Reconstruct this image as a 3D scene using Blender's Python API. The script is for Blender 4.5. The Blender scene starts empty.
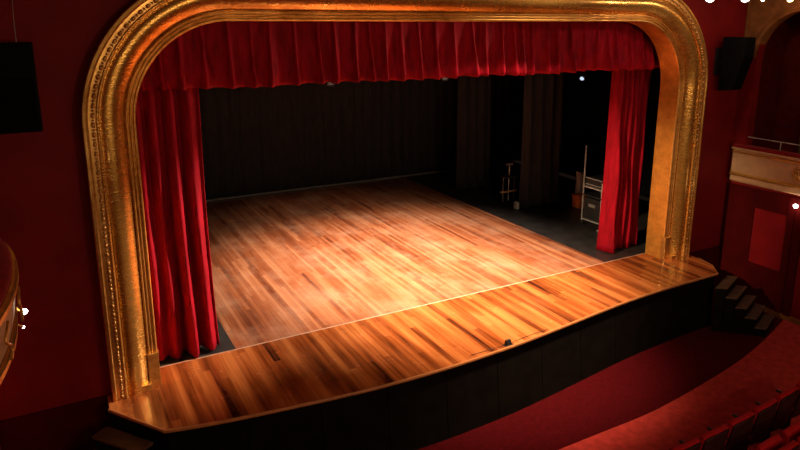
import bpy, bmesh, math, random
from mathutils import Vector, Matrix
random.seed(7)
PI = math.pi
S = bpy.context.scene
C = S.collection

# ------------------------------------------------------------------ helpers
class MB:
    """collects faces for ONE mesh"""
    def __init__(s): s.v = []; s.f = []; s.smooth = []
    def add(s, verts, faces, smooth=False):
        b = len(s.v); s.v += [tuple(v) for v in verts]
        for f in faces: s.f.append([b+i for i in f]); s.smooth.append(smooth)
    def box(s, x0, x1, y0, y1, z0, z1):
        v = [(x0,y0,z0),(x1,y0,z0),(x1,y1,z0),(x0,y1,z0),(x0,y0,z1),(x1,y0,z1),(x1,y1,z1),(x0,y1,z1)]
        s.add(v, [(3,2,1,0),(4,5,6,7),(0,1,5,4),(1,2,6,5),(2,3,7,6),(3,0,4,7)])
    def prism(s, poly, z0, z1):
        n = len(poly)
        s.add([(x,y,z0) for x,y in poly]+[(x,y,z1) for x,y in poly],
              [tuple(range(n-1,-1,-1)), tuple(range(n,2*n))]+[(i,(i+1)%n,n+(i+1)%n,n+i) for i in range(n)])
    def prism_x(s, poly, x0, x1):          # poly in (y,z)
        n = len(poly)
        s.add([(x0,y,z) for y,z in poly]+[(x1,y,z) for y,z in poly],
              [tuple(range(n)), tuple(range(2*n-1,n-1,-1))]+[(n+i,n+(i+1)%n,(i+1)%n,i) for i in range(n)])
    def tube(s, pts, r, n=10, closed=False, caps=True):
        pts = [Vector(p) for p in pts]; m = len(pts); rings = []
        up = None
        rr = r if isinstance(r,(list,tuple)) else [r]*m
        for i,p in enumerate(pts):
            if closed: t = pts[(i+1)%m]-pts[i-1]
            else: t = pts[min(i+1,m-1)]-pts[max(i-1,0)]
            t.normalize()
            if up is None: up = Vector((0,0,1)) if abs(t.z)<.9 else Vector((1,0,0))
            a = t.cross(up)
            if a.length<1e-4: a = t.cross(Vector((0,1,0)))
            a.normalize(); b = a.cross(t); up = b
            rings.append([p+rr[i]*(math.cos(2*PI*k/n)*a+math.sin(2*PI*k/n)*b) for k in range(n)])
        fs = []
        for i in range(m if closed else m-1):
            j = (i+1)%m
            for k in range(n): fs.append((i*n+k, i*n+(k+1)%n, j*n+(k+1)%n, j*n+k))
        vs = [v for r_ in rings for v in r_]
        s.add(vs, fs, True)
        if caps and not closed:
            s.add(rings[0], [tuple(range(n))]); s.add(rings[-1], [tuple(range(n-1,-1,-1))])
    def lathe(s, prof, c, axis=(0,0,1), n=20, cap=True):   # prof: (r, h)
        A = Vector(axis).normalized(); U = A.orthogonal().normalized(); V = A.cross(U); c = Vector(c)
        vs = [c+A*h+r*(math.cos(2*PI*k/n)*U+math.sin(2*PI*k/n)*V) for r,h in prof for k in range(n)]
        fs = [(i*n+k, i*n+(k+1)%n, (i+1)*n+(k+1)%n, (i+1)*n+k) for i in range(len(prof)-1) for k in range(n)]
        s.add(vs, fs, True)
        if prof[0][0]>1e-3: s.add(vs[:n], [tuple(range(n-1,-1,-1))])
        if cap and prof[-1][0]>1e-3: s.add(vs[-n:], [tuple(range(n))])
    def grid(s, rows, smooth=True):        # rows of equal length lists of points
        n = len(rows[0])
        s.add([p for r in rows for p in r],
              [(i*n+k, i*n+k+1, (i+1)*n+k+1, (i+1)*n+k) for i in range(len(rows)-1) for k in range(n-1)], smooth)
    def build(s, name, mat, parent=None, bevel=0, solid=0, weld=False, recalc=True):
        me = bpy.data.meshes.new(name)
        me.from_pydata(s.v, [], s.f)
        for p,sm in zip(me.polygons, s.smooth): p.use_smooth = sm
        if weld or recalc:
            bm = bmesh.new(); bm.from_mesh(me)
            if weld: bmesh.ops.remove_doubles(bm, verts=bm.verts, dist=1e-5)
            if recalc: bmesh.ops.recalc_face_normals(bm, faces=bm.faces)
            bm.to_mesh(me); bm.free()
        me.materials.append(mat)
        o = bpy.data.objects.new(name, me); C.objects.link(o)
        if parent: o.parent = parent
        if bevel:
            m = o.modifiers.new('bevel','BEVEL'); m.width = bevel; m.segments = 2; m.limit_method = 'ANGLE'; m.angle_limit = .7
        if solid:
            m = o.modifiers.new('thick','SOLIDIFY'); m.thickness = solid; m.offset = 0
        return o

def tag(o, label, cat, group=None):
    o['label'] = label; o['category'] = cat
    if group: o['group'] = group
    return o
def thing(name, label, cat, loc=(0,0,0), rz=0, group=None):
    o = bpy.data.objects.new(name, None); C.objects.link(o); o.empty_display_size = .1
    o.location = loc; o.rotation_euler = (0,0,rz)
    return tag(o, label, cat, group)
def struct(o): o['kind'] = 'structure'; return o
def copy_tree(o, parent=None):
    c = o.copy(); C.objects.link(c)
    if parent: c.parent = parent
    for ch in list(o.children): copy_tree(ch, c)
    return c

# ------------------------------------------------------------------ materials
class NT:
    def __init__(s, name):
        s.m = bpy.data.materials.new(name); s.m.use_nodes = True
        s.t = s.m.node_tree; s.b = s.t.nodes['Principled BSDF']
    def n(s, typ, **kw):
        nd = s.t.nodes.new(typ)
        for k,v in kw.items():
            if k in nd.inputs.keys() if hasattr(nd.inputs,'keys') else False: pass
            setattr(nd, k, v)
        return nd
    def l(s, a, b): s.t.links.new(a, b)
    def val(s, sock, v):
        if hasattr(v, 'is_output'): s.l(v, sock)
        else: sock.default_value = v
    def math(s, op, a, b=0.0):
        nd = s.t.nodes.new('ShaderNodeMath'); nd.operation = op
        s.val(nd.inputs[0], a); s.val(nd.inputs[1], b); return nd.outputs[0]
    def pos(s, obj=False):
        if obj: return s.t.nodes.new('ShaderNodeTexCoord').outputs['Object']
        return s.t.nodes.new('ShaderNodeNewGeometry').outputs['Position']
    def scale(s, vec, sc):
        nd = s.t.nodes.new('ShaderNodeVectorMath'); nd.operation = 'MULTIPLY'
        s.l(vec, nd.inputs[0]); nd.inputs[1].default_value = sc; return nd.outputs[0]
    def noise(s, vec, scale, detail=3, rough=.5):
        nd = s.t.nodes.new('ShaderNodeTexNoise'); s.l(vec, nd.inputs['Vector'])
        nd.inputs['Scale'].default_value = scale; nd.inputs['Detail'].default_value = detail; nd.inputs['Roughness'].default_value = rough
        return nd.outputs['Fac']
    def ramp(s, fac, stops):
        nd = s.t.nodes.new('ShaderNodeValToRGB'); s.l(fac, nd.inputs[0])
        e = nd.color_ramp.elements
        while len(e) < len(stops): e.new(.5)
        for el,(p,c) in zip(e, stops): el.position = p; el.color = (*c, 1) if len(c)==3 else c
        return nd.outputs[0]
    def maprange(s, v, a, b, c, d):
        nd = s.t.nodes.new('ShaderNodeMapRange'); s.l(v, nd.inputs[0])
        for i,x in enumerate((a,b,c,d)): nd.inputs[i+1].default_value = x
        return nd.outputs[0]
    def mix(s, fac, a, b, blend='MIX'):
        nd = s.t.nodes.new('ShaderNodeMix'); nd.data_type = 'RGBA'; nd.blend_type = blend
        s.val(nd.inputs[0], fac)
        for sk,v in ((nd.inputs[6],a),(nd.inputs[7],b)):
            if hasattr(v,'is_output'): s.l(v, sk)
            else: sk.default_value = (*v,1)
        return nd.outputs[2]
    def bump(s, h, strength=.3, dist=.01):
        nd = s.t.nodes.new('ShaderNodeBump'); s.l(h, nd.inputs['Height'])
        nd.inputs['Strength'].default_value = strength; nd.inputs['Distance'].default_value = dist
        s.l(nd.outputs[0], s.b.inputs['Normal'])
    def set(s, **kw):
        for k,v in kw.items():
            k = k.replace('_',' ')
            if hasattr(v,'is_output'): s.l(v, s.b.inputs[k])
            elif isinstance(v, tuple): s.b.inputs[k].default_value = (*v,1) if len(v)==3 else v
            else: s.b.inputs[k].default_value = v
        return s.m

def plain(name, col, rough=.6, metal=0, var=.25, scale=6, bump=0, spec=.5):
    t = NT(name); p = t.pos(); f = t.noise(p, scale, 4)
    c = t.ramp(f, [(.3, tuple(x*(1-var) for x in col)), (.7, tuple(min(1,x*(1+var)) for x in col))])
    if bump: t.bump(t.noise(p, scale*8, 3), bump, .004)
    return t.set(Base_Color=c, Roughness=rough, Metallic=metal, Specular_IOR_Level=spec)

def velvet(name, col, dark, sheen, tint, rough=.75, sheen_rough=.35, bump=.15):
    t = NT(name); p = t.pos(True)
    f = t.noise(t.scale(p,(6,6,1.2)), 1.6, 4, .6)
    c = t.ramp(f, [(.3, dark), (.7, col)])
    t.bump(t.noise(t.scale(p,(9,9,3)), 3, 4), bump, .02)
    return t.set(Base_Color=c, Roughness=rough, Sheen_Weight=sheen, Sheen_Tint=tint, Sheen_Roughness=sheen_rough, Specular_IOR_Level=.12)

def emit(name, col, strength):
    t = NT(name); return t.set(Base_Color=(.02,.02,.02), Emission_Color=col, Emission_Strength=strength)

def wood(name, w, dark, mid, light, rough, group_amt, wear, shift=0):
    t = NT(name); p = t.pos()
    sep = t.t.nodes.new('ShaderNodeSeparateXYZ'); t.l(p, sep.inputs[0])
    x, y = sep.outputs[0], sep.outputs[1]
    bi = t.math('FLOOR', t.math('DIVIDE', x, w))
    wn = t.t.nodes.new('ShaderNodeTexWhiteNoise'); wn.noise_dimensions = '1D'; t.l(bi, wn.inputs['W'])
    yo = t.math('ADD', t.math('DIVIDE', y, 2.4), t.math('MULTIPLY', wn.outputs['Value'], 7.3))
    li = t.math('FLOOR', yo)
    wn2 = t.t.nodes.new('ShaderNodeTexWhiteNoise'); wn2.noise_dimensions = '2D'
    cb = t.t.nodes.new('ShaderNodeCombineXYZ'); t.l(bi, cb.inputs[0]); t.l(li, cb.inputs[1]); t.l(cb.outputs[0], wn2.inputs['Vector'])
    # neighbouring boards of one batch share a tone
    gi = t.noise(t.scale(p,(3.4,.22,0)), 1.0, 3, .6)
    grain = t.noise(t.scale(p,(34,1.6,1)), 1.0, 5, .6)
    patch = t.noise(p, .55, 4, .6)
    v = t.math('ADD', t.math('MULTIPLY', wn2.outputs['Value'], .34),
        t.math('ADD', t.math('MULTIPLY', t.maprange(gi,.3,.7,0,1), group_amt),
        t.math('ADD', t.math('MULTIPLY', grain, .28), t.math('MULTIPLY', patch, .30+0))))
    v = t.math('SUBTRACT', v, shift)
    c = t.ramp(v, [(.30, dark), (.62, mid), (.98, light)])
    # scuffed, paler varnish where people walk
    wr = t.maprange(t.noise(t.scale(p,(1,.8,1)), 1.1, 6, .65), .45, .72, 0, wear)
    c = t.mix(wr, c, (.66,.37,.23))
    # joints
    fr = t.math('FRACT', t.math('DIVIDE', x, w)); d = t.math('ABSOLUTE', t.math('SUBTRACT', fr, .5))
    j1 = t.math('GREATER_THAN', d, .5-.0022/w)
    fy = t.math('ABSOLUTE', t.math('SUBTRACT', t.math('FRACT', yo), .5)); j2 = t.math('GREATER_THAN', fy, .4988)
    j = t.math('MAXIMUM', j1, j2)
    c = t.mix(t.math('MULTIPLY', j, .5), c, (.05,.018,.006))
    rr = t.maprange(t.noise(p, 3.0, 4), .3, .7, rough-.06, rough+.10)
    t.bump(t.math('SUBTRACT', t.math('MULTIPLY', t.noise(t.scale(p,(1,.35,1)), 5, 3), .25), t.math('MULTIPLY', j, .6)), .10, .006)
    return t.set(Base_Color=c, Roughness=rr, Specular_IOR_Level=.45)

def gold(name, base, dark, rough, stretch, metal=.8, bstr=.35):
    t = NT(name); p = t.pos()
    big = t.noise(p, 1.6, 5, .65); leaf = t.noise(t.scale(p, stretch), 1.0, 4, .6); fine = t.noise(p, 26, 4, .6)
    v = t.math('ADD', t.math('MULTIPLY', big, .5), t.math('ADD', t.math('MULTIPLY', leaf, .3), t.math('MULTIPLY', fine, .2)))
    c = t.ramp(v, [(.36, dark), (.54, base), (.68, tuple(min(1,x*1.25) for x in base))])
    r = t.maprange(v, .3, .7, rough+.14, rough-.08)
    t.bump(t.math('ADD', t.math('MULTIPLY', leaf, .6), t.math('MULTIPLY', fine, .4)), bstr, .012)
    return t.set(Base_Color=c, Roughness=r, Metallic=metal)

M = {}
M['deck']   = wood('worn stage boards', .074, (.135,.030,.011), (.35,.098,.036), (.58,.225,.100), .36, .45, .45, .05)
M['apron']  = wood('varnished apron boards', .105, (.060,.010,.003), (.38,.088,.018), (.68,.215,.055), .20, .72, .05, .16)
M['lip']    = plain('rounded edge board', (.55,.20,.065), .35, var=.15)
M['wing']   = plain('black wing floor paint', (.036,.030,.028), .42, var=.4, scale=3, bump=.1)
M['facing'] = plain('black stage facing', (.006,.004,.003), .7, var=.3, scale=4, bump=.05, spec=.06)
M['seam']   = plain('pale seam strip', (.62,.36,.24), .4, var=.2)
M['gold']   = gold('gilded half round', (.84,.45,.10), (.46,.18,.024), .25, (5,5,30), metal=.8, bstr=.35)
M['gold2']  = gold('gilded moulding', (.84,.46,.12), (.45,.18,.025), .32, (6,6,10), bstr=.2)
M['gold3']  = gold('gilded relief', (.74,.40,.12), (.30,.11,.016), .38, (20,20,20), bstr=.5)
M['reveal'] = gold('gilded reveal', (.80,.36,.060), (.52,.19,.024), .46, (3,3,5), metal=.6, bstr=.15)
M['red']    = velvet('red velvet', (.44,.004,.018), (.20,.0015,.007), .10, (1,.10,.16,1))
M['val']    = velvet('red velvet pelmet', (.42,.003,.016), (.18,.001,.006), .12, (1,.10,.16,1))
M['black']  = velvet('black stage serge', (.042,.039,.042), (.025,.023,.026), .12, (.6,.55,.6,1), .9)
M['wall']   = plain('dark red wall paint', (.19,.006,.0065), .62, var=.18, scale=1.5, bump=.05, spec=.15)
M['wallp']  = plain('red wall panel', (.20,.003,.005), .65, var=.15, scale=2, spec=.15)
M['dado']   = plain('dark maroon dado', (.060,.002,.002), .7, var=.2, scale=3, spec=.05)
M['boxred'] = plain('box lining', (.12,.009,.006), .75, var=.2, spec=.1)
M['brown']  = plain('bronzed plaster', (.24,.085,.022), .5, var=.3, scale=5, spec=.3)
M['ceil']   = plain('house ceiling', (.16,.08,.05), .8)
M['hblack'] = plain('stage house black', (.008,.008,.008), .9, spec=.1)
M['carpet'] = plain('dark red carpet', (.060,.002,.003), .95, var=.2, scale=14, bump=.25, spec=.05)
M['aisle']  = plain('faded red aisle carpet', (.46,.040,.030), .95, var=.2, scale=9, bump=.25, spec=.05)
M['seat']   = velvet('red seat plush', (.50,.012,.016), (.36,.006,.009), .2, (1,.15,.15,1))
M['shell']  = plain('seat back shell', (.030,.006,.005), .6, spec=.25)
M['iron']   = plain('black painted metal', (.012,.012,.012), .45)
M['armwood']= plain('pale arm wood', (.62,.40,.20), .35, var=.2, scale=12)
M['cream']  = plain('cream plaster', (.50,.28,.14), .55, var=.12, scale=5)
M['plush']  = velvet('red rail plush', (.26,.008,.010), (.16,.004,.006), .3, (1,.2,.2,1))
M['spk']    = plain('black speaker cabinet', (.004,.004,.0045), .75, spec=.08)
M['grille'] = plain('speaker grille', (.003,.003,.003), .9, var=.5, scale=60, spec=.05)
M['steel']  = plain('brushed metal', (.55,.53,.50), .35, .35)
M['chalk']  = plain('off white paint', (.62,.60,.56), .6)
M['grey']   = plain('grey hem pipe', (.20,.18,.17), .5)
M['orange'] = plain('orange plastic', (.80,.16,.03), .45)
M['case']   = plain('black case laminate', (.02,.02,.021), .4)
M['globe']  = emit('lit globe glass', (1,.93,.85), 14)
M['lens']   = emit('lit spot lens', (.62,.80,1), .9)
M['lensdim']= emit('dim spot lens', (.55,.75,.85), .03)
M['house']  = emit('lit house lamp', (1,.90,.82), 16)
M['warm']   = emit('lit warm lamp', (1,.62,.22), 7)

# ------------------------------------------------------------------ dimensions (metres; z = 0 stage deck, y = 0 front of the arch)
FZ = -1.2                    # auditorium floor
WI, RAD, CX, CZ = 5.34, 1.34, 4.0, 3.85
WX = 7.4                     # side wall
WY = .25                     # proscenium wall front
def arch_path(w, n=18, z0=0.0, seg=10):
    """points (x,z) of the proscenium curve offset outward by w"""
    P = []
    for i in range(seg): P.append((-(WI+w), z0+(CZ-z0)*i/seg))
    for i in range(n+1):
        a = PI - PI/2*i/n; P.append((-CX+(RAD+w)*math.cos(a), CZ+(RAD+w)*math.sin(a)))
    for i in range(1, 2*seg): P.append((-CX+2*CX*i/(2*seg), CZ+RAD+w))
    for i in range(n+1):
        a = PI/2 - PI/2*i/n; P.append((CX+(RAD+w)*math.cos(a), CZ+(RAD+w)*math.sin(a)))
    for i in range(seg-1, -1, -1): P.append((WI+w, z0+(CZ-z0)*i/seg))
    return P
def sweep(prof, name, mat, parent, z0=0.0, n=26, seg=14, smooth=True):
    m = MB(); m.grid([[(x,y,z) for x,z in arch_path(w, n, z0, seg)] for w,y in prof], smooth)
    return m.build(name, mat, parent)

# ------------------------------------------------------------------ stage
stage = thing('stage', 'raised wooden stage with curved varnished apron and black front below the gold arch', 'stage', (0,0,0))
AP = [(-5.46,-1.0),(-5.0,-1.10),(-4.52,-1.18),(-3.72,-1.28),(-2.92,-1.365),(-2.2,-1.405),(-1.33,-1.41),(-.23,-1.355),(.4,-1.295),(1.07,-1.215),(2.19,-1.075),(2.9,-.995),(3.67,-.94),(4.5,-.91),(5.72,-.90)]
def smooth_curve(P, k=6):
    out = []
    for i in range(len(P)-1):
        p0 = P[max(i-1,0)]; p1 = P[i]; p2 = P[i+1]; p3 = P[min(i+2,len(P)-1)]
        for j in range(k):
            t = j/k
            out.append(tuple(.5*((2*p1[d])+(-p0[d]+p2[d])*t+(2*p0[d]-5*p1[d]+4*p2[d]-p3[d])*t*t+(-p0[d]+3*p1[d]-3*p2[d]+p3[d])*t**3) for d in (0,1)))
    return out+[P[-1]]
APC = smooth_curve(AP, 4)
edge = [(-6.06,-.14)]+APC+[(6.04,-.54),(6.16,-.10)]
SEAM = .665
m = MB(); m.prism(edge+[(6.16,.3),(5.4,.3),(5.4,SEAM),(-5.4,SEAM),(-5.4,.3),(-6.06,.3)], -.05, 0)
m.build('apron', M['apron'], stage)
m = MB(); m.box(-4.1,4.1,SEAM+.03,9.85,-.05,0); m.build('deck', M['deck'], stage)
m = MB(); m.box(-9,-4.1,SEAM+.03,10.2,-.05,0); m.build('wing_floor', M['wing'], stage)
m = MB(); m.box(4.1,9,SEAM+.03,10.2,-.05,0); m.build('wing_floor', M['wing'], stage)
m = MB(); m.box(-5.4,5.4,SEAM,SEAM+.03,-.045,.003); m.build('seam_strip', M['seam'], stage)
def offset(P, d):
    out = []
    for i,p in enumerate(P):
        a = Vector(P[max(i-1,0)]); b = Vector(P[min(i+1,len(P)-1)]); t = (b-a).normalized()
        out.append((p[0]+t.y*d, p[1]-t.x*d))
    return out
# rounded edge board following the apron
lip = MB()
prof = [(0,.005),(.018,.003),(.026,-.008),(.026,-.030),(.018,-.042),(0,-.042)]
lip.grid([[(x,y,z) for (x,y) in offset(edge,d)] for d,z in prof], False)
lip.build('edge_board', M['lip'], stage)
# black facing in panels
BT = offset(edge, -.03)
def base_pt(p):
    x,y = p; bulge = .13*max(0,1-abs(x/6.3)**2)
    return (x, y-bulge)
npan = 11; xs = [-5.44+i*(5.70+5.44)/npan for i in range(npan+1)]
def yat(x):
    for a,b in zip(BT[:-1],BT[1:]):
        if a[0]<=x<=b[0]: return a[1]+(b[1]-a[1])*(x-a[0])/(b[0]-a[0]+1e-9)
    return BT[-3][1]
for i in range(npan):
    m = MB(); top=[]; bot=[]; topb=[]; botb=[]
    for k in range(7):
        x = xs[i]+.006+(xs[i+1]-xs[i]-.012)*k/6; y = yat(min(max(x,-5.45),5.68))
        bx,by = base_pt((x,y)); top.append((x,y,-.055)); bot.append((bx,by,FZ)); topb.append((x,y+.05,-.055)); botb.append((bx,by+.05,FZ))
    m.grid([top,bot,botb,topb,top], False); m.add([top[0],bot[0],botb[0],topb[0]],[(0,1,2,3)]); m.add([top[-1],bot[-1],botb[-1],topb[-1]],[(0,1,2,3)])
    m.build('front_panel', M['facing'], stage, weld=True)
for sgn,poly in ((-1,[(-6.05,-.12),(-5.45,-.98)]),(1,[(5.70,-.88),(6.02,-.53),(6.15,-.09)])):
    m = MB(); m.grid([[(x,y,-.055) for x,y in poly],[(x,y,FZ) for x,y in poly],[(x-.05*sgn,y+.04,FZ) for x,y in poly],[(x-.05*sgn,y+.04,-.055) for x,y in poly]], False)
    m.build('side_panel', M['facing'], stage)

# ------------------------------------------------------------------ proscenium arch
arch = thing('proscenium_arch', 'wide gilded proscenium arch with rounded upper corners framing the stage', 'arch', (0,0,0))
sweep([(.66,WY+.02),(.66,.012),(.650,0),(.615,-.004),(.600,.006),(.590,.020),(.565,.022)], 'outer_rim', M['gold2'], arch, smooth=False)
sweep([(.565,.024),(.50,.028)], 'bead_ground', M['gold3'], arch)
cove = [(.50,.026),(.492,.010),(.478,.004),(.462,.014),(.455,.040)]
for i in range(15):                                   # broad half round
    a = i/14; w = .455-.308*a
    cove.append((w, .070+.115*a-.080*math.sin(PI*a)**.8))
cove += [(.145,.215),(.137,.215)]
sweep(cove, 'cove', M['gold'], arch)
sweep([(w_*.80,y_) for w_,y_ in [(.172,.245),(.170,.180),(.158,.166),(.140,.166),(.130,.180),(.128,.204),(.118,.206),(.112,.190),(.098,.178),(.082,.180),(.074,.196),(.070,.214),(.060,.214),(.052,.196),(.036,.186),(.016,.190),(.002,.205),(0,.215)]],
      'inner_moulding', M['gold2'], arch, smooth=True)
sweep([(0,.215),(0,.66),(.03,.66),(.03,.70)], 'reveal', M['reveal'], arch, smooth=False)
# relief ornament: alternating leaves and beads along the ground strip
beads = MB()
path = arch_path(.533, 60, 0.0, 60)
acc = 0; last = path[0]; nxt = .05; k = 0
def blob(m, c, t, a, b, h):
    # low dome: a along the tangent, b across
    t = Vector((t[0],0,t[1])).normalized(); nrm = Vector((-t.z,0,t.x)); c = Vector(c)
    rings = []
    for r,hh in ((1,0),(.8,.6),(.45,.92)):
        rings.append([c+t*(a*r*math.cos(2*PI*i/8))+nrm*(b*r*math.sin(2*PI*i/8))+Vector((0,-h*hh,0)) for i in range(8)])
    vs = [p for r in rings for p in r]+[c+Vector((0,-h,0))]
    fs = [(i*8+j,i*8+(j+1)%8,(i+1)*8+(j+1)%8,(i+1)*8+j) for i in range(2) for j in range(8)]+[(16+j,16+(j+1)%8,24) for j in range(8)]
    m.add(vs, fs, True)
for p in path[1:]:
    d = math.hypot(p[0]-last[0], p[1]-last[1])
    while acc+d >= nxt:
        f = (nxt-acc)/d; q = (last[0]+(p[0]-last[0])*f, last[1]+(p[1]-last[1])*f); t = (p[0]-last[0], p[1]-last[1])
        if k%2==0: blob(beads, (q[0],.024,q[1]), t, .040, .028, .030)
        else: blob(beads, (q[0],.024,q[1]), t, .016, .020, .036)
        k += 1; nxt += .062
    acc += d; last = p
beads.build('relief_ornament', M['gold3'], arch)
for s in (-1,1):
    m = MB(); x0,x1 = sorted((s*(WI-.006), s*(WI+.150)))
    m.box(x0,x1,.150,.262,0,.50); m.box(*sorted((s*(WI-.014),s*(WI+.160))),.140,.270,.50,.525)
    m.build('plinth', M['gold2'], arch, bevel=.006)
    m = MB(); x0,x1 = sorted((s*(WI+.13), s*(WI+.455))); m.box(x0,x1,.02 if False else .06,.25,0,.10)
    m.build('base_block', M['gold2'], arch, bevel=.006)

# ------------------------------------------------------------------ room shell
HZ = 9.5
def wall_ring(w, y0, y1, name, mat):
    P = arch_path(w, 18, FZ, 10); m = MB(); Q = []
    n = len(P)
    for (x,z) in P:
        if z <= CZ+1e-6 and abs(x) > CX+.1: Q.append((math.copysign(WX,x), z))
        elif abs(x) <= CX+1e-6: Q.append((x*WX/CX, HZ))
        else:
            a = math.atan2(z-CZ, abs(x)-CX)/(PI/2)        # 0 at the side, 1 at the top
            if a < .5: Q.append((math.copysign(WX,x), CZ+(HZ-CZ)*a*2))
            else: Q.append((math.copysign(WX,x), HZ))
    F = [(x,y0,z) for x,z in P]; G = [(x,y0,z) for x,z in Q]; F2 = [(x,y1,z) for x,z in P]; G2 = [(x,y1,z) for x,z in Q]
    m.grid([F2,F,G,G2,F2], False)
    return struct(m.build(name, mat))
wall_ring(.30, WY, .60, 'wall_front', M['wall'])
def dado_box(name, x0,x1,y0,y1,z0,z1,mat='dado'):
    m = MB(); m.box(x0,x1,y0,y1,z0,z1); return struct(m.build(name, M[mat]))
dado_box('trim_1', -WX,-5.9,WY-.03,WY+.02,FZ,0.0)
dado_box('trim_2', 6.12,WX,WY-.03,WY+.02,FZ,-.02)
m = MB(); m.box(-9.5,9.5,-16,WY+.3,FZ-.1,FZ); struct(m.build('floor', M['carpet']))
m = MB(); m.box(-9.5,9.5,-16,.6,HZ,HZ+.1); struct(m.build('ceiling', M['ceil']))
m = MB(); m.box(-WX-.1,-WX,-16,.6,FZ,HZ); struct(m.build('wall_left', M['wall']))
m = MB(); m.box(-9.5,9.5,-16.1,-16,FZ,HZ); struct(m.build('wall_rear', M['wall']))
# right wall with the arched box opening
AY, AZ, AR = -1.12, 4.42, 1.02
wl = MB(); wl.box(WX,WX+.1,-16,WY,FZ,2.3); wl.box(WX,WX+.1,-16,AY-AR,2.3,HZ)
ap = [(AY+AR,2.3)]+[(AY+AR*math.cos(PI*i/24), AZ+AR*math.sin(PI*i/24)) for i in range(25)]+[(AY-AR,2.3)]
op = []
for y,z in ap:
    op.append((WY if y>=AY else AY-AR, HZ if z>AZ+.9 else z))
op = []
for i,(y,z) in enumerate(ap):
    if i==0: op.append((WY,2.3))
    elif i==len(ap)-1: op.append((AY-AR,2.3))
    else:
        t = (i-1)/24
        if t<.25: op.append((WY, AZ+(HZ-AZ)*t*4))
        elif t<=.75: op.append((WY+(AY-AR-WY)*(t-.25)*2, HZ))
        else: op.append((AY-AR, HZ-(HZ-AZ)*(t-.75)*4))
wl.grid([[(WX,y,z) for y,z in ap],[(WX,y,z) for y,z in op]], False)
wl.grid([[(WX,y,z) for y,z in ap],[(WX+.22,y,z) for y,z in ap]], False)
struct(wl.build('wall_right', M['wall'], recalc=False))
# bronzed spandrel plaster above the box + arched trim
sp = MB()
sp.grid([[(WX-.012,y,z) for y,z in ap[1:-1]],[(WX-.012,y,z) for y,z in [(min(WY-.01,y+.0) if False else (WY-.01 if i<7 else (AY-AR if i>18 else y)), 6.2 if 6<=i<=19 else max(z,AZ+(6.2-AZ)*min(1,(i if i<12 else 24-i)/6))) for i,(y,z) in enumerate(ap[1:-1])]]], False)
struct(sp.build('trim_3', M['brown'], recalc=False))
tr = MB()
def arcpts(r): return [(AY+r*math.cos(PI*i/32), AZ+r*math.sin(PI*i/32)) for i in range(3,30)]
tr.grid([[(WX+dx,y,z) for y,z in arcpts(r)] for r,dx in ((AR+.13,-.013),(AR+.12,-.035),(AR+.06,-.05),(AR+.03,-.03),(AR-.005,-.035),(AR-.005,.20))], False)
struct(tr.build('trim_4', M['brown']))
# inside of the box
bx = MB(); bx.box(WX+1.6,WX+1.7,-4,WY,1.5,6.2); bx.box(WX+.1,WX+1.7,WY,WY+.1,1.5,6.2); bx.box(WX+.1,WX+1.7,-4,WY,6.1,6.2); bx.box(WX+.1,WX+1.7,-4.1,-4,1.5,6.2); bx.box(WX+.1,WX+1.7,-4,WY,1.5,1.6)
struct(bx.build('wall_box', M['boxred']))
pl_ = MB(); pl_.box(WX+1.50,WX+1.6,-.62,-.42,1.6,4.3); pl_.box(WX+1.46,WX+1.6,-.66,-.38,4.3,4.42)
struct(pl_.build('trim_5', M['gold2']))
# lower right wall: framed red panel, dado, dark pilasters, skirting
dado_box('trim_6', WX-.02,WX+.01,-1.34,WY-.02,FZ+.12,-.16)
m = MB(); m.box(WX-.015,WX+.01,-1.24,-.52,-.16,1.55); struct(m.build('trim_7', M['wallp']))
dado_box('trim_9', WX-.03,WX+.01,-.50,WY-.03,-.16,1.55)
dado_box('balcony_shade_strip', WX-.03,WX+.01,-1.26,-.50,1.12,1.55)  # dark strip painted in as the shade under the balcony
m = MB()
for y0,y1,d in ((-1.40,-1.26,.05),(-1.60,-1.46,.07),(-1.46,-1.40,.03)): m.box(WX-d,WX+.01,y0,y1,FZ+.12,1.55)
struct(m.build('trim_8', M['dado']))
m = MB(); m.box(WX-.035,WX+.01,-3.2,WY-.03,FZ,FZ+.12); struct(m.build('baseboard_right', M['brown']))

# aisle carpet, its curved edge parallel to the stage
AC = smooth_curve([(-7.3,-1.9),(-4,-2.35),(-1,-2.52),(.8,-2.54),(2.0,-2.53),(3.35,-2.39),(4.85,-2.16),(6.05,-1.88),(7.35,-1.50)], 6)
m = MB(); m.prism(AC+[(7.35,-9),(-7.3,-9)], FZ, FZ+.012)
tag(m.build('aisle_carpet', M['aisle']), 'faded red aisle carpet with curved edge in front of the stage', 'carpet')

# stage house
struct_walls = (('wall_upstage',-10,10,10.5,10.6),('wall_wing_left',-9.6,-9.5,.6,10.6),('wall_wing_right',9.5,9.6,.6,10.6))
for n_,x0,x1,y0,y1 in struct_walls:
    m = MB(); m.box(x0,x1,y0,y1,-.05,HZ); struct(m.build(n_, M['hblack']))
m = MB(); m.box(-10,10,.6,10.6,HZ-.02,HZ+.08); struct(m.build('ceiling_stage', M['hblack']))
m = MB(); m.box(-9.6,-WX,.60,.66,-.05,HZ); m.box(WX,9.6,.60,.66,-.05,HZ); struct(m.build('wall_wing_front', M['hblack']))

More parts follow.
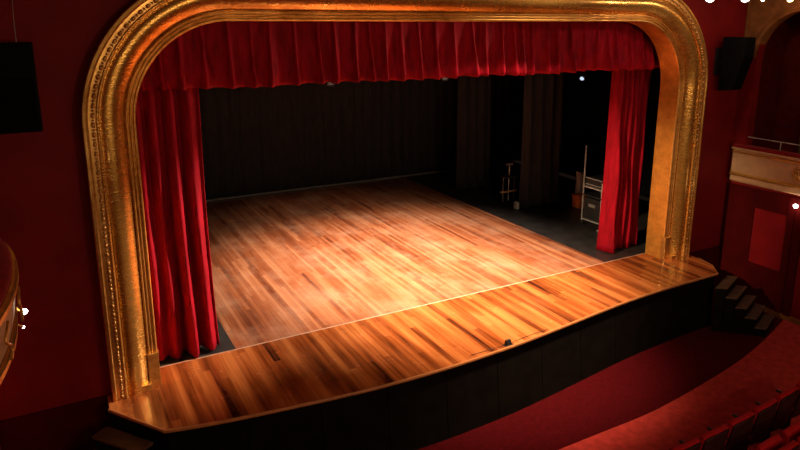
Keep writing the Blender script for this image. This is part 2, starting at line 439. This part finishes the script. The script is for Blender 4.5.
# ------------------------------------------------------------------ curtains
def fold_profile(L, pitch, amp, seed, sharp=1.0):
    """irregular fold offsets along a length L: list of (u, offset)"""
    r = random.Random(seed); P = []; u = 0; ph = 0
    knots = []
    while u < L+pitch: knots.append((u, r.uniform(.65,1.15))); u += pitch*r.uniform(.72,1.3)
    n = int(L/.012)
    for i in range(n+1):
        x = L*i/n; k = 0
        while k+1 < len(knots) and knots[k+1][0] <= x: k += 1
        a,b = knots[k], knots[min(k+1,len(knots)-1)]; t = (x-a[0])/max(b[0]-a[0],1e-6)
        s = .5-.5*math.cos(2*PI*t); s = s**sharp
        P.append((x, amp*(a[1]+(b[1]-a[1])*t)*s))
    return P
def drape(name, mat, x0, x1, y, z0, z1, pitch, amp, seed, parent=None, sharp=1.0, taper=.55, drift=0.05, hem=.02, lean=None, rows=34):
    L = abs(x1-x0); P = fold_profile(L, pitch, amp, seed, sharp); P2 = fold_profile(L, pitch*1.45, amp*.6, seed+50, 1)
    m = MB(); R = []
    for j in range(rows+1):
        t = j/rows; z = z0+(z1-z0)*t; row = []
        a = 1-(1-taper)*t
        for (u,f),(_,g) in zip(P,P2):
            x = x0+(x1-x0)*u/L; xx = x + drift*math.sin(3.1*t+u*2.0)*(1-t)
            if lean: xx += lean(t, u/L)
            off = f*a*(1-.35*math.sin(t*7+u*3)**2*.5) + g*(1-t)*.8
            zz = z + (hem*math.sin(u*9+seed) if j==0 else 0)
            row.append((xx, y-off, zz))
        R.append(row)
    m.grid(R)
    return m.build(name, mat, parent, solid=.012, recalc=False)
rc = thing('red_curtain', 'red velvet curtain hanging in folds at left edge of the stage opening', 'curtain', (-4.9,.95,0))
o = drape('curtain_cloth', M['red'], -5.62,-4.34, 1.08, .03, 4.75, .235, .34, 11, None, .7, .6); o.parent = rc; o.matrix_parent_inverse = Matrix.Translation((4.9,-.95,0))
rc2 = thing('red_curtain', 'red velvet curtain hanging in folds at right edge of the stage opening', 'curtain', (5,1.2,0))
o = drape('curtain_cloth', M['red'], 4.52,5.56, 1.38, .03, 4.75, .19, .28, 23, None, .7, .6, lean=lambda t,u: .10*t*(1-u)+.20*t*u); o.parent = rc2; o.matrix_parent_inverse = Matrix.Translation((-5,-1.2,0))
# pelmet: pinched narrow ridges with softly bellied cloth between
def pelmet():
    m = MB(); X0,X1 = -5.6,5.6; r = random.Random(3); ks = []; x = X0-.1
    while x < X1+.5: ks.append((x, r.uniform(.7,1.25), r.uniform(-.05,.05))); x += r.uniform(.22,.40)
    N = 900; rows = 26; R = []
    for j in range(rows+1):
        t = j/rows; z = 4.22+(5.62-4.22)*t; row = []
        for i in range(N+1):
            x = X0+(X1-X0)*i/N; k = 0
            off = 0; zz = 0
            for kx,ka,kd in ks:
                d = x-kx-kd*(1-t)
                if abs(d) < .5:
                    wdt = .011+.026*(1-t)**1.5*ka
                    off += .085*ka*math.exp(-(d/wdt)**2)*(.35+.65*(1-t)) + .09*ka*math.exp(-(d/(wdt*3.2))**2)*(1-t)**1.5
                    zz += -.018*ka*math.exp(-(d/.09)**2)
            off += .018*math.sin(x*5.3+t*2)+.018*math.sin(x*11.7+t*5)*(1-t)+.085*(1-t)**3*(.7+.3*math.sin(x*3.1))
            if t < .06: off -= .05*(1-t/.06)
            row.append((x, .94-off, z+(zz+.012*math.sin(x*2.3))*(1-t)))
        R.append(row)
    m.grid(R); return m
pv = thing('valance', 'red velvet valance pleated across the top of the stage opening', 'valance', (0,.8,4.2))
o = pelmet().build('pleated_cloth', M['val'], None, solid=.012, recalc=False); o.parent = pv; o.matrix_parent_inverse = Matrix.Translation((0,-.8,-4.2))
m = MB(); m.tube([(-5.6,.93,5.55),(5.6,.93,5.55)], .03); o = m.build('rail', M['iron'], pv); o.matrix_parent_inverse = Matrix.Translation((0,-.8,-4.2))
# upstage black
bc = thing('black_backdrop', 'black backdrop curtain closing the back of the stage', 'curtain', (0,10,0))
o = drape('backdrop_cloth', M['black'], -8.8,8.8, 10.05, .05, 6.6, .34, .07, 31, None, 1.0, .8, .02, rows=16); o.parent = bc; o.matrix_parent_inverse = Matrix.Translation((0,-10,0))
m = MB(); m.tube([(-8.8,9.93,.045),(8.8,9.93,.045)], .035); o = m.build('hem_pipe', M['grey'], bc); o.matrix_parent_inverse = Matrix.Translation((0,-10,0))
def leg(x0,x1,y,seed,label):
    t = thing('wing_curtain', label, 'curtain', ((x0+x1)/2,y,0))
    o = drape('wing_cloth', M['black'], x0,x1, y, .03, 6.4, .34, .20, seed, None, 1.0, .8, .03, rows=20); o.parent = t
    o.matrix_parent_inverse = Matrix.Translation((-(x0+x1)/2,-y,0))
leg(5.14,6.42,5.02,41,'black wing curtain in front of the pair, nearer the silver framed trolley')
leg(4.75,5.95,7.70,43,'black wing curtain behind, nearer the dark backdrop')

# ------------------------------------------------------------------ stage lanterns under the hidden pipe
def lantern(x, label, lens, sc, y=1.62, z=4.16, aim=(-.35,-.8,-.62)):
    t = thing('stage_lantern', label, 'stage light', (x,y,z), 0, 'lanterns hanging behind the valance')
    t.scale = (sc,sc,sc); A = Vector(aim).normalized()
    m = MB(); m.lathe([(.05,-.26),(.085,-.24),(.095,-.05),(.098,.06),(.112,.07),(.112,.10),(.098,.10),(.096,.06)], (0,0,0), A, 18, False); body = m.build('body', M['iron'], t)
    m = MB(); m.lathe([(.0,.072),(.06,.078),(.094,.07)], (0,0,0), A, 18); m.build('lens', M[lens], body)
    m = MB(); m.tube([(-.13,0,0),(-.13,0,.22),(.13,0,.22),(.13,0,0)], .012, 6); m.tube([(0,0,.22),(0,0,(4.60-z)/sc)], .014, 8); m.build('yoke', M['iron'], t)
lantern(-1.95, 'small unlit stage light under left part of the red valance', 'lensdim', .6, z=4.16, aim=(-.2,-.45,-.87))
lantern(.42, 'small faint bluish stage light under the middle of the red valance', 'lensdim', .6, z=4.16, aim=(-.3,-.5,-.8))
lantern(3.98, 'bright bluish white stage light under right part of the red valance', 'lens', .5, z=4.0, aim=(-.75,-.45,-.35))
m = MB(); m.tube([(-6.5,1.62,4.60),(6.5,1.62,4.60)], .028)
for x in (-5.5,0,5.5): m.tube([(x,1.62,4.6),(x,1.62,HZ-.03)], .006, 6)
tag(m.build('lighting_pipe', M['iron']), 'black lighting pipe hung behind the red valance', 'pipe')

# ------------------------------------------------------------------ things in the wings
t = thing('equipment_trolley', 'black equipment trolley with silver edges in the wing beside right red curtain', 'trolley', (5.97,2.74,.003))
W_, D_ = .30,.32
for sx in (-1,1):
    for sy in (-1,1):
        m = MB(); h = 2.1 if (sx,sy)==(-1,1) else 1.22
        m.box(sx*W_-.014,sx*W_+.014,sy*D_-.014,sy*D_+.014,.10,h); po = m.build('post', M['steel'], t)
        m = MB(); m.lathe([(.0,-.012),(.044,-.012),(.045,.012),(0,.012)], (sx*W_,sy*D_,.045), (1,0,0), 14); m.box(sx*W_-.02,sx*W_+.02,sy*D_-.01,sy*D_+.01,.07,.10); m.build('caster', M['iron'], po)
for z in (.14,1.02,.80):
    m = MB(); m.box(-W_-.02,W_+.02,-D_-.02,D_+.02,z,z+.03); m.build('shelf', M['steel'] if z!=.80 else M['case'], t)
m = MB(); m.box(-.28,.28,-.29,.29,.17,.74); m.build('rack_case', M['case'], t, bevel=.01)
m = MB(); m.box(-.27,.27,-.28,.28,1.05,1.28); m.build('mixer_case', M['case'], t, bevel=.01)
m = MB(); m.box(-.285,-.27,-.28,.28,1.26,1.28); m.box(-.285,-.27,-.28,.28,1.10,1.112); m.build('case_edging', M['steel'], t)
m = MB(); m.box(-.292,-.28,-.10,.12,.52,.60); m.build('control_plate', M['grey'], t)
m = MB(); m.box(5.56,5.78,2.24,2.42,.003,.025); tag(m.build('floor_plate', M['steel'], bevel=.004), 'pale flat plate on the wing floor below the trolley', 'plate')
t = thing('storage_crate', 'orange plastic crate on the dark wing floor behind the trolley', 'crate', (6.74,4.28,.003))
m = MB(); m.box(-.15,.15,-.14,.14,0,.34); m.build('body', M['orange'], t, bevel=.02)
m = MB(); m.box(-.165,.165,-.155,.155,.34,.38); m.build('rim', M['orange'], t, bevel=.008)
t = thing('utility_cabinet', 'pale upright cabinet standing behind the orange crate', 'cabinet', (6.95,4.50,.003))
m = MB(); m.box(-.10,.10,-.08,.08,0,.98); m.build('body', M['chalk'], t, bevel=.01)
m = MB(); m.box(-.085,.085,-.092,-.08,.30,.95); m.build('door', M['chalk'], t, bevel=.004)
t = thing('equipment_stand', 'metal stand with desk and crossbar between the two black wing curtains', 'stand', (5.33,5.75,.003))
m = MB(); m.tube([(0,0,.02),(0,0,1.12)], .014, 8); m.build('pole', M['steel'], t)
m = MB(); m.box(-.13,.13,-.02,.02,1.10,1.16); m.build('crossbar', M['grey'], t, bevel=.006)
m = MB(); m.box(-.24,.24,-.14,.14,.74,.80); m.build('desk', M['case'], t, bevel=.008)
m = MB(); m.box(-.30,.30,-.03,.03,.28,.335); m.build('lower_bar', M['armwood'], t, bevel=.006)
for s in (-1,1):
    m = MB(); m.box(s*.20-.012,s*.20+.012,-.012,.012,0,.75); m.build('leg', M['grey'], t)
m = MB(); m.box(5.0,5.09,4.93,5.07,0,.20)
m.box(5.02,5.07,4.97,5.03,.20,.22)
tag(m.build('stage_weight', M['chalk'], bevel=.012), 'small white stage weight at the foot of front black wing curtain', 'weight')

# boundary microphone and cable on the apron lip
t = thing('floor_microphone', 'small black floor microphone at front edge of the apron', 'microphone', (-.12,-1.30,0), .12)
m = MB(); m.box(-.075,.075,-.045,.045,0,.014); m.build('base_plate', M['iron'], t, bevel=.004)
m = MB(); m.prism_x([(-.035,.012),(.04,.012),(.03,.085),(-.005,.085)], -.05,.05); m.build('capsule_housing', M['iron'], t, bevel=.005)
m = MB(); cp = [(x, yat(x)+.045+.012*math.sin(x*6), .006) for x in [-.9+i*.05 for i in range(16)]]+[(-.18,-1.30,.008)]
m.tube(cp, .004, 6); cp = [(-.05,-1.29,.008)]+[(x, yat(x)+.04+.01*math.sin(x*5), .006) for x in [.05+i*.06 for i in range(14)]]; m.tube(cp, .004, 6)
tag(m.build('microphone_cable', M['iron']), 'thin black cable lying along front edge of the apron', 'cable')

# ------------------------------------------------------------------ corner steps
def steps(name, s, label):
    t = thing(name, label, 'steps', (0,0,0))
    if s > 0: d = Vector((.72,-.69,0)); e = Vector((.93,.36,0)); c0 = Vector((5.86,-.93,0)); run = .205
    else: d = Vector((-.80,-.60,0)); e = Vector((-.60,.80,0)); c0 = Vector((-5.86,-.55,0)); run = .235
    n = 5; rise = -FZ/6
    for i in range(n):
        z1 = -rise*(i+1); a = c0+d*(run*i); b = c0+d*(run*(i+1)+.02)
        def quad(a,b,w0,w1): return [tuple((p+e*w)[:2]) for p,w in ((a,w0),(b,w0),(b,w1),(a,w1))]
        m = MB(); m.prism(quad(a,b,-.42,.42), z1-.035, z1); m.build('tread', M['tread'], t, bevel=.006)
        m = MB(); m.prism(quad(b-d*.045,b-d*.02,-.40,.40), FZ, z1-.035); m.build('riser', M['facing'], t)
    for w in (-.40,.38):
        m = MB(); pts = [(0,FZ)]+[(0,-rise-.035)]
        poly = []
        for i in range(n): poly += [(run*i, -rise*(i+1)-.036),(run*(i+1)-.03, -rise*(i+1)-.036)]
        prof = [(0,FZ)]+poly+[(run*n-.03,FZ)]
        A = [c0+d*u+e*w+Vector((0,0,z)) for u,z in prof]; B = [c0+d*u+e*(w+.02)+Vector((0,0,z)) for u,z in prof]
        k = len(prof); m.add(A+B, [tuple(range(k)),tuple(range(2*k-1,k-1,-1))]+[(i,(i+1)%k,k+(i+1)%k,k+i) for i in range(k)])
        m.build('stringer', M['facing'], t)
    return t
M['tread'] = plain('worn brown tread', (.085,.040,.020), .6, var=.3, scale=8)
steps('corner_steps', 1, 'dark wooden steps descending from right corner of the stage')
steps('corner_steps', -1, 'dark wooden steps below left corner of the stage beside the gold arch')

# ------------------------------------------------------------------ loudspeakers on the proscenium wall
def speaker(s, x0, x1, z0, z1, label):
    xc = (x0+x1)/2; t = thing('wall_speaker', label, 'loudspeaker', (xc,WY,z0))
    h = z1-z0; w = (x1-x0)/2
    prof = [(-.20,0),(-.52,.04),(-.72,h*.66),(-.72,h),(-.20,h)]
    m = MB(); m.prism_x(prof, -w, w); m.build('cabinet', M['spk'], t, bevel=.015)
    m = MB(); a = Vector((0,-.52,.04)); b = Vector((0,-.72,h*.66)); n = Vector((0,-(b.z-a.z),(b.y-a.y))).normalized()*.014
    if n.y>0: n = -n
    p = a+(b-a)*.04; q = a+(b-a)*.97
    m.add([(-w+.03,p.y,p.z),(w-.03,p.y,p.z),(w-.03,q.y,q.z),(-w+.03,q.y,q.z)]+[(x,v.y+n.y,v.z+n.z) for x,v in ((-w+.03,p),(w-.03,p),(w-.03,q),(-w+.03,q))],
          [(0,1,2,3),(7,6,5,4),(0,4,5,1),(1,5,6,2),(2,6,7,3),(3,7,4,0)]); m.build('grille', M['grille'], t)
    m = MB(); m.box(-.10,.10,-.05,0,h*.3,h*.8); m.box(-.03,.03,-.22,-.04,h*.5-.04,h*.5+.04); m.build('bracket', M['iron'], t)
    if s > 0: return t
    m = MB(); m.tube([(w*.5,-.45,h),(w*.5,-.35,h+.25),(w*.5,0,h+.5)], .005, 6); m.build('safety_cable', M['steel'], t)
speaker(1, 6.40,6.74,3.74,4.88,'black wedge loudspeaker mounted high right of the gold arch')
speaker(-1, -7.06,-6.43,3.86,4.94,'black loudspeaker mounted high on red wall left of the gold arch')

# ------------------------------------------------------------------ right box balcony
bal = thing('box_balcony', 'cream and gold box balcony front on the right side wall', 'balcony', (WX,0,1.6))
def yprof(prof, y0, y1, name, mat, parent, off=(0,0,0)):
    m = MB(); n = 6
    m.grid([[(x,y0+(y1-y0)*i/n,z) for i in range(n+1)] for x,z in prof], False)
    m.add([(x,y0,z) for x,z in prof],[tuple(range(len(prof)))]); m.add([(x,y1,z) for x,z in prof],[tuple(range(len(prof)-1,-1,-1))])
    o = m.build(name, mat, parent); o.matrix_parent_inverse = Matrix.Translation((-WX,0,-1.6)); return o
X = 7.33; Y0,Y1 = -3.4,.15
yprof([(WX+.05,1.62),(X+.02,1.62),(X-.005,1.66),(X,1.76),(X,2.38),(WX+.05,2.38)], Y0,Y1,'parapet', M['cream'], bal)
yprof([(WX+.05,2.37),(X-.05,2.37),(X-.065,2.385),(X-.05,2.415),(WX+.05,2.415)], Y0,Y1,'top_moulding', M['cream'], bal)
yprof([(WX+.12,2.415),(X-.05,2.415),(X-.062,2.44),(X-.03,2.475),(WX+.12,2.475)], Y0,Y1,'arm_cushion', M['plush'], bal)
yprof([(X+.01,2.285),(X-.025,2.29),(X-.03,2.31),(X-.012,2.325),(X+.01,2.325)], Y0,Y1,'gilt_moulding', M['gold2'], bal)
yprof([(X+.01,1.76),(X-.03,1.765),(X-.045,1.79),(X-.03,1.81),(X-.02,1.84),(X+.01,1.845)], Y0,Y1,'gilt_moulding', M['gold2'], bal)
m = MB()
for r,rt in ((.15,.022),(.095,.016)):
    m.tube([(X-.012,-1.43+r*math.cos(2*PI*i/28),2.065+r*math.sin(2*PI*i/28)) for i in range(28)], rt, 8, closed=True)
for i in range(8): 
    a = 2*PI*i/8; blob_c = (X-.01,-1.43+.05*math.cos(a),2.065+.05*math.sin(a)); m.lathe([(.03,0),(.024,.014),(0,.022)], blob_c, (-1,0,0), 8)
o = m.build('medallion', M['gold3'], bal); o.matrix_parent_inverse = Matrix.Translation((-WX,0,-1.6))
m = MB(); m.tube([(WX+.06,WY-.05,2.66),(WX+.06,Y0,2.66)], .012, 8); o = m.build('handrail', M['steel'], bal); o.matrix_parent_inverse = Matrix.Translation((-WX,0,-1.6))
for y in (.08,-.85,-1.78,-2.7):
    m = MB(); m.tube([(WX+.06,y,2.47),(WX+.06,y,2.66)], .010, 8); o2 = m.build('rail_post', M['steel'], o)
def globe(loc, arm, label, r=.045):
    t = thing('globe_lamp', label, 'lamp', loc)
    m = MB(); m.lathe([(0,-r)]+[(r*math.cos(a),r*math.sin(a)) for a in [(-.5+i/10)*PI for i in range(1,10)]]+[(0,r)], (0,0,0), (0,0,1), 16); m.build('glass_globe', M['globe'], t)
    m = MB(); A = Vector(arm); m.tube([A*.35*(r/A.length)*2, A], .010, 8); m.lathe([(.03,-.01),(.03,.01)], A, A, 12); m.build('bracket', M['gold2'], t)
globe((7.27,-1.45,1.40),(.12,0,.0),'small lit globe lamp on the wall under right balcony')

# ------------------------------------------------------------------ left bowed box front
lb = thing('bowed_balcony', 'bowed cream and gold box balcony front at left edge', 'balcony', (-7.4,-3.9,2.6))
BUL = .755
def _z(z): return 3.56-(3.52-z)*.74
def bow(prof, name, mat, yc=-4.05, half=1.55, bulge=BUL):
    m = MB(); n = 40; rows = []
    for d,z in prof:
        row = []
        for i in range(n+1):
            a = -PI/2+PI*i/n
            row.append((-7.40+max(0.02,(bulge+d+.025))*math.cos(a)**.8 if abs(a)<PI/2-1e-6 else -7.40, yc+(half+d)*math.sin(a), _z(z)))
        rows.append(row)
    m.grid(rows); o = m.build(name, mat, lb); o.matrix_parent_inverse = Matrix.Translation((7.4,3.9,-2.6)); return o
bow([(-.66,2.30),(-.50,2.40),(-.34,2.54),(-.20,2.68),(-.12,2.78)], 'under_curve', M['cream'])
bow([(-.125,2.77),(-.08,2.78),(-.065,2.81),(-.08,2.84),(-.06,2.87),(-.09,2.885)], 'gilt_moulding', M['gold2'])
bow([(-.095,2.88),(-.07,3.0),(-.055,3.12),(-.05,3.24),(-.06,3.30)], 'parapet', M['cream'])
bow([(-.065,3.29),(-.03,3.30),(-.015,3.325),(-.03,3.35),(-.015,3.37),(-.05,3.39)], 'gilt_moulding', M['gold2'])
bow([(-.055,3.385),(-.045,3.42),(-.06,3.47),(-.11,3.51),(-.20,3.52),(-.22,3.40)], 'arm_cushion', M['plush'])
bow([(-.21,3.44),(-.70,3.44)], 'ledge', M['dado'])
for k in range(5):
    m = MB(); yy = -4.05+(-.9+.45*k)*1.3
    m.tube([(-7.38+(BUL-.025)*max(.05,1-((yy+4.05+.06*math.sin(i*.8))/1.53)**2)**.4+.004, yy+.06*math.sin(i*.8), _z(2.93+.32*i/9)) for i in range(10)], .010, 6)
    o = m.build('scroll_ornament', M['gold3'], lb); o.matrix_parent_inverse = Matrix.Translation((7.4,3.9,-2.6))
globe((-6.70,-2.92,2.74),(-.07,-.05,.05),'brighter lit globe lamp under the bowed balcony at left edge',.024)
globe((-6.735,-2.80,2.55),(-.07,-.08,.09),'small dim globe lamp below the brighter one at left edge',.012)

# ------------------------------------------------------------------ spotlights over the right corner
def housespot(x, y, z, lens, label, r, aim):
    t = thing('house_spotlight', label, 'spotlight', (x,y,z), 0, 'spotlights above right corner'); A = Vector(aim).normalized()
    m = MB(); m.lathe([(r*.5,-.28),(r*.9,-.25),(r,-.02),(r*1.12,0),(r*1.12,.03),(r,.03),(r*.98,.0)], (0,0,0), A, 16, False); body = m.build('body', M['iron'], t)
    m = MB(); m.lathe([(0,.022),(r*.6,.02),(r*.97,.01)], (0,0,0), A, 16); m.build('lens', M[lens], body)
    m = MB(); m.tube([(-r-.03,0,0),(-r-.03,0,r+.12),(r+.03,0,r+.12),(r+.03,0,0)], .010, 6); m.tube([(0,0,r+.12),(0,0,5.98-z)], .012, 6); m.build('yoke', M['iron'], t)
A_ = (-.62,-.62,-.45)
housespot(4.43,-1.0,5.615,'house','lit white spotlight at top edge, first right of the gold arch',.08,A_)
housespot(5.44,-1.0,5.63,'house','lit white spotlight at top edge above the wedge loudspeaker',.08,A_)
housespot(5.98,-1.0,5.61,'house','smallest lit spotlight at top edge, right of loudspeaker',.035,A_)
housespot(6.86,-1.0,5.63,'warm','warm yellow spotlight at top edge near right corner of photo',.06,A_)
m = MB(); m.tube([(3.8,-1.0,6.0),(7.38,-1.0,6.0)], .028); m.tube([(4.2,-1.0,6.0),(4.2,-1.0,HZ)], .012, 6); m.tube([(6.6,-1.0,6.0),(6.6,-1.0,HZ)], .012, 6)
tag(m.build('spotlight_bar', M['iron']), 'black bar that carries the spotlights above right corner', 'bar')

# ------------------------------------------------------------------ theatre seats
def seat_proto(folded, armmat):
    root = bpy.data.objects.new('theatre_seat', None); C.objects.link(root); root.empty_display_size = .1
    # back: slightly curved padded panel with rounded top, local +y = towards the stage
    def back(w, h0, h1, y0, th, crown):
        m = MB(); nx,nz = 12,10
        def surf(yo):
            R = []
            for j in range(nz+1):
                t = j/nz; row = []
                for i in range(nx+1):
                    u = -1+2*i/nx
                    top = h1 - crown*abs(u)**4
                    row.append((u*w, y0+yo - .10*t + .03*(u*u) , h0+(top-h0)*t))
                R.append(row)
            return R
        A = surf(0); B = surf(th); m.grid(A); m.grid(B)
        m.grid([[r[0] for r in A],[r[0] for r in B]]); m.grid([[r[-1] for r in A],[r[-1] for r in B]])
        m.grid([A[-1],B[-1]]); m.grid([A[0],B[0]]); return m
    back(.268,.38,.88,.03,.08,.035).build('backrest', M['seat'], root, weld=True, bevel=.012)
    back(.262,.22,.855,.012,.016,.035).build('back_shell', M['shell'], root, weld=True)
    m = MB(); w=.245
    if folded: m.prism_x([(.13,.46),(.22,.44),(.27,.76),(.25,.83),(.19,.83),(.15,.78)], -w, w)
    else: m.prism_x([(.10,.36),(.16,.34),(.19,.52),(.17,.58),(.13,.58),(.10,.52)], -w, w)
    m.build('seat_cushion', M['seat'], root, bevel=.025)
    ye = .38 if folded else .30
    m = MB(); m.box(-.322,-.298,.02,ye-.06,.02,.60); m.box(-.330,-.290,.0,ye,.0,.02); st = m.build('standard', M['iron'], root, bevel=.006)
    m = MB(); m.box(-.332,-.288,-.02,ye,.60,.635); m.build('armrest', M[armmat], st, bevel=.012)  # light put into arm colour: pale for highlit tips, black for backlit ones
    return root
rows_ = []
def row(y_of_x, xs, floor, folded, arm, labels, group):
    p = seat_proto(folded, arm)
    for i,x in enumerate(xs):
        o = p if i==0 else copy_tree(p)
        o.location = (x, y_of_x(x), floor); o.rotation_euler = (0,0,.036*(x-.6))
        tag(o, labels[i], 'seat', group)
    return o
ord_ = ['first','second','third','fourth','fifth','sixth']
r1 = [.66+.62*i for i in range(6)]
row(lambda x: -4.13+.018*(x-.6)**2, r1, FZ+.012, False, 'iron', ['red plush seat, %s from the left in front row facing the stage' % w for w in ord_], 'seats in the front row')
r2 = [1.78+.62*i for i in range(3)]
row2y = lambda x: -4.83+.018*(x-.6)**2
row(row2y, r2, FZ+.012, True, 'armwood', ['red plush tipped up seat with pale arm tips, %s in second row' % w for w in ('leftmost','middle one','rightmost')], 'seats in the second row')

# ------------------------------------------------------------------ lights
def light(kind, name, loc, energy, col, target=None, size=1, spot=60, blend=.6, sizey=None):
    d = bpy.data.lights.new(name, kind); d.energy = energy; d.color = col
    if kind=='AREA':
        d.size = size
        if sizey: d.shape='RECTANGLE'; d.size_y = sizey
    elif kind=='SPOT': d.spot_size = math.radians(spot); d.spot_blend = blend; d.shadow_soft_size = size
    else: d.shadow_soft_size = size
    o = bpy.data.objects.new(name, d); C.objects.link(o); o.location = loc
    if target is not None:
        v = Vector(target)-Vector(loc); o.rotation_euler = v.to_track_quat('-Z','Y').to_euler()
    return o
WARM = (1,.78,.52); HOUSE = (1,.70,.42)
STG = (1,.83,.66)
light('SPOT','stage wash', (-1.7,2.6,8.2), 5100, STG, (-1.1,2.9,0), .25, 58, 1)
light('SPOT','stage wash', (1.9,2.6,8.2), 5100, STG, (1.1,3.0,0), .25, 58, 1)
light('SPOT','stage wash', (0,4.2,8.2), 700, STG, (0,5.2,0), .3, 60, 1)
# front of house spots, steep, from the ceiling
light('SPOT','front spot', (2.0,-2.7,9.3), 9500, (1,.76,.52), (.8,.4,0), .35, 44, 1)
light('SPOT','front spot', (-1.2,-3.2,9.2), 1300, (1,.76,.52), (1.0,.4,0), .35, 46, 1)
# cross light from the two upper corners
light('SPOT','corner spot', (5.3,-1.15,5.5), 9000, (1,.80,.62), (-4.6,.6,1.3), .05, 22, 1)
light('SPOT','corner spot', (-5.3,-1.15,5.5), 4000, (1,.74,.46), (5.1,.9,.9), .08, 27, 1)
# house light from the rear balcony
light('AREA','house light', (-.8,-12,5.6), 95, HOUSE, (0,0,2.5), .5)
light('AREA','added gilding streak strip', (0,-14,4.4), 190, HOUSE, (0,0,3.6), 13, sizey=.25)  # unseen strip light, added to draw streaks on the gilding
light('SPOT','valance rake', (5.0,-1.1,4.95), 650, (1,.78,.58), (-.6,.85,4.35), .25, 26, 1)
for x,e in ((4.43,24),(5.44,17),(6.86,5)): light('POINT','corner lamp', (x-.12,-1.14,5.50), e, (1,.80,.64) if x<6 else (1,.6,.25), None, .08)
light('POINT','globe light', (-6.55,-2.95,2.80), 3, (1,.8,.6), None, .03)
light('POINT','globe light', (7.17,-1.45,1.38), 2.5, (1,.8,.6), None, .05)

w = bpy.data.worlds.new('world'); S.world = w; w.use_nodes = True
w.node_tree.nodes['Background'].inputs[0].default_value = (.02,.012,.008,1); w.node_tree.nodes['Background'].inputs[1].default_value = .3

# ------------------------------------------------------------------ camera
cd = bpy.data.cameras.new('camera'); cam = bpy.data.objects.new('camera', cd); C.objects.link(cam)
cd.sensor_width = 36; cd.lens = 643.1/800*36; cd.shift_y = -(225-172.94)/800; cd.clip_start = .05
cam.location = (-6.2985,-8.9649,5.1513); cam.rotation_euler = (PI/2-.2278,0,-.4963)
S.camera = cam
S.view_settings.view_transform = 'Standard'; S.view_settings.look = 'None'; S.view_settings.gamma = 1; S.view_settings.use_curve_mapping = False
S.view_settings.exposure = 0.12
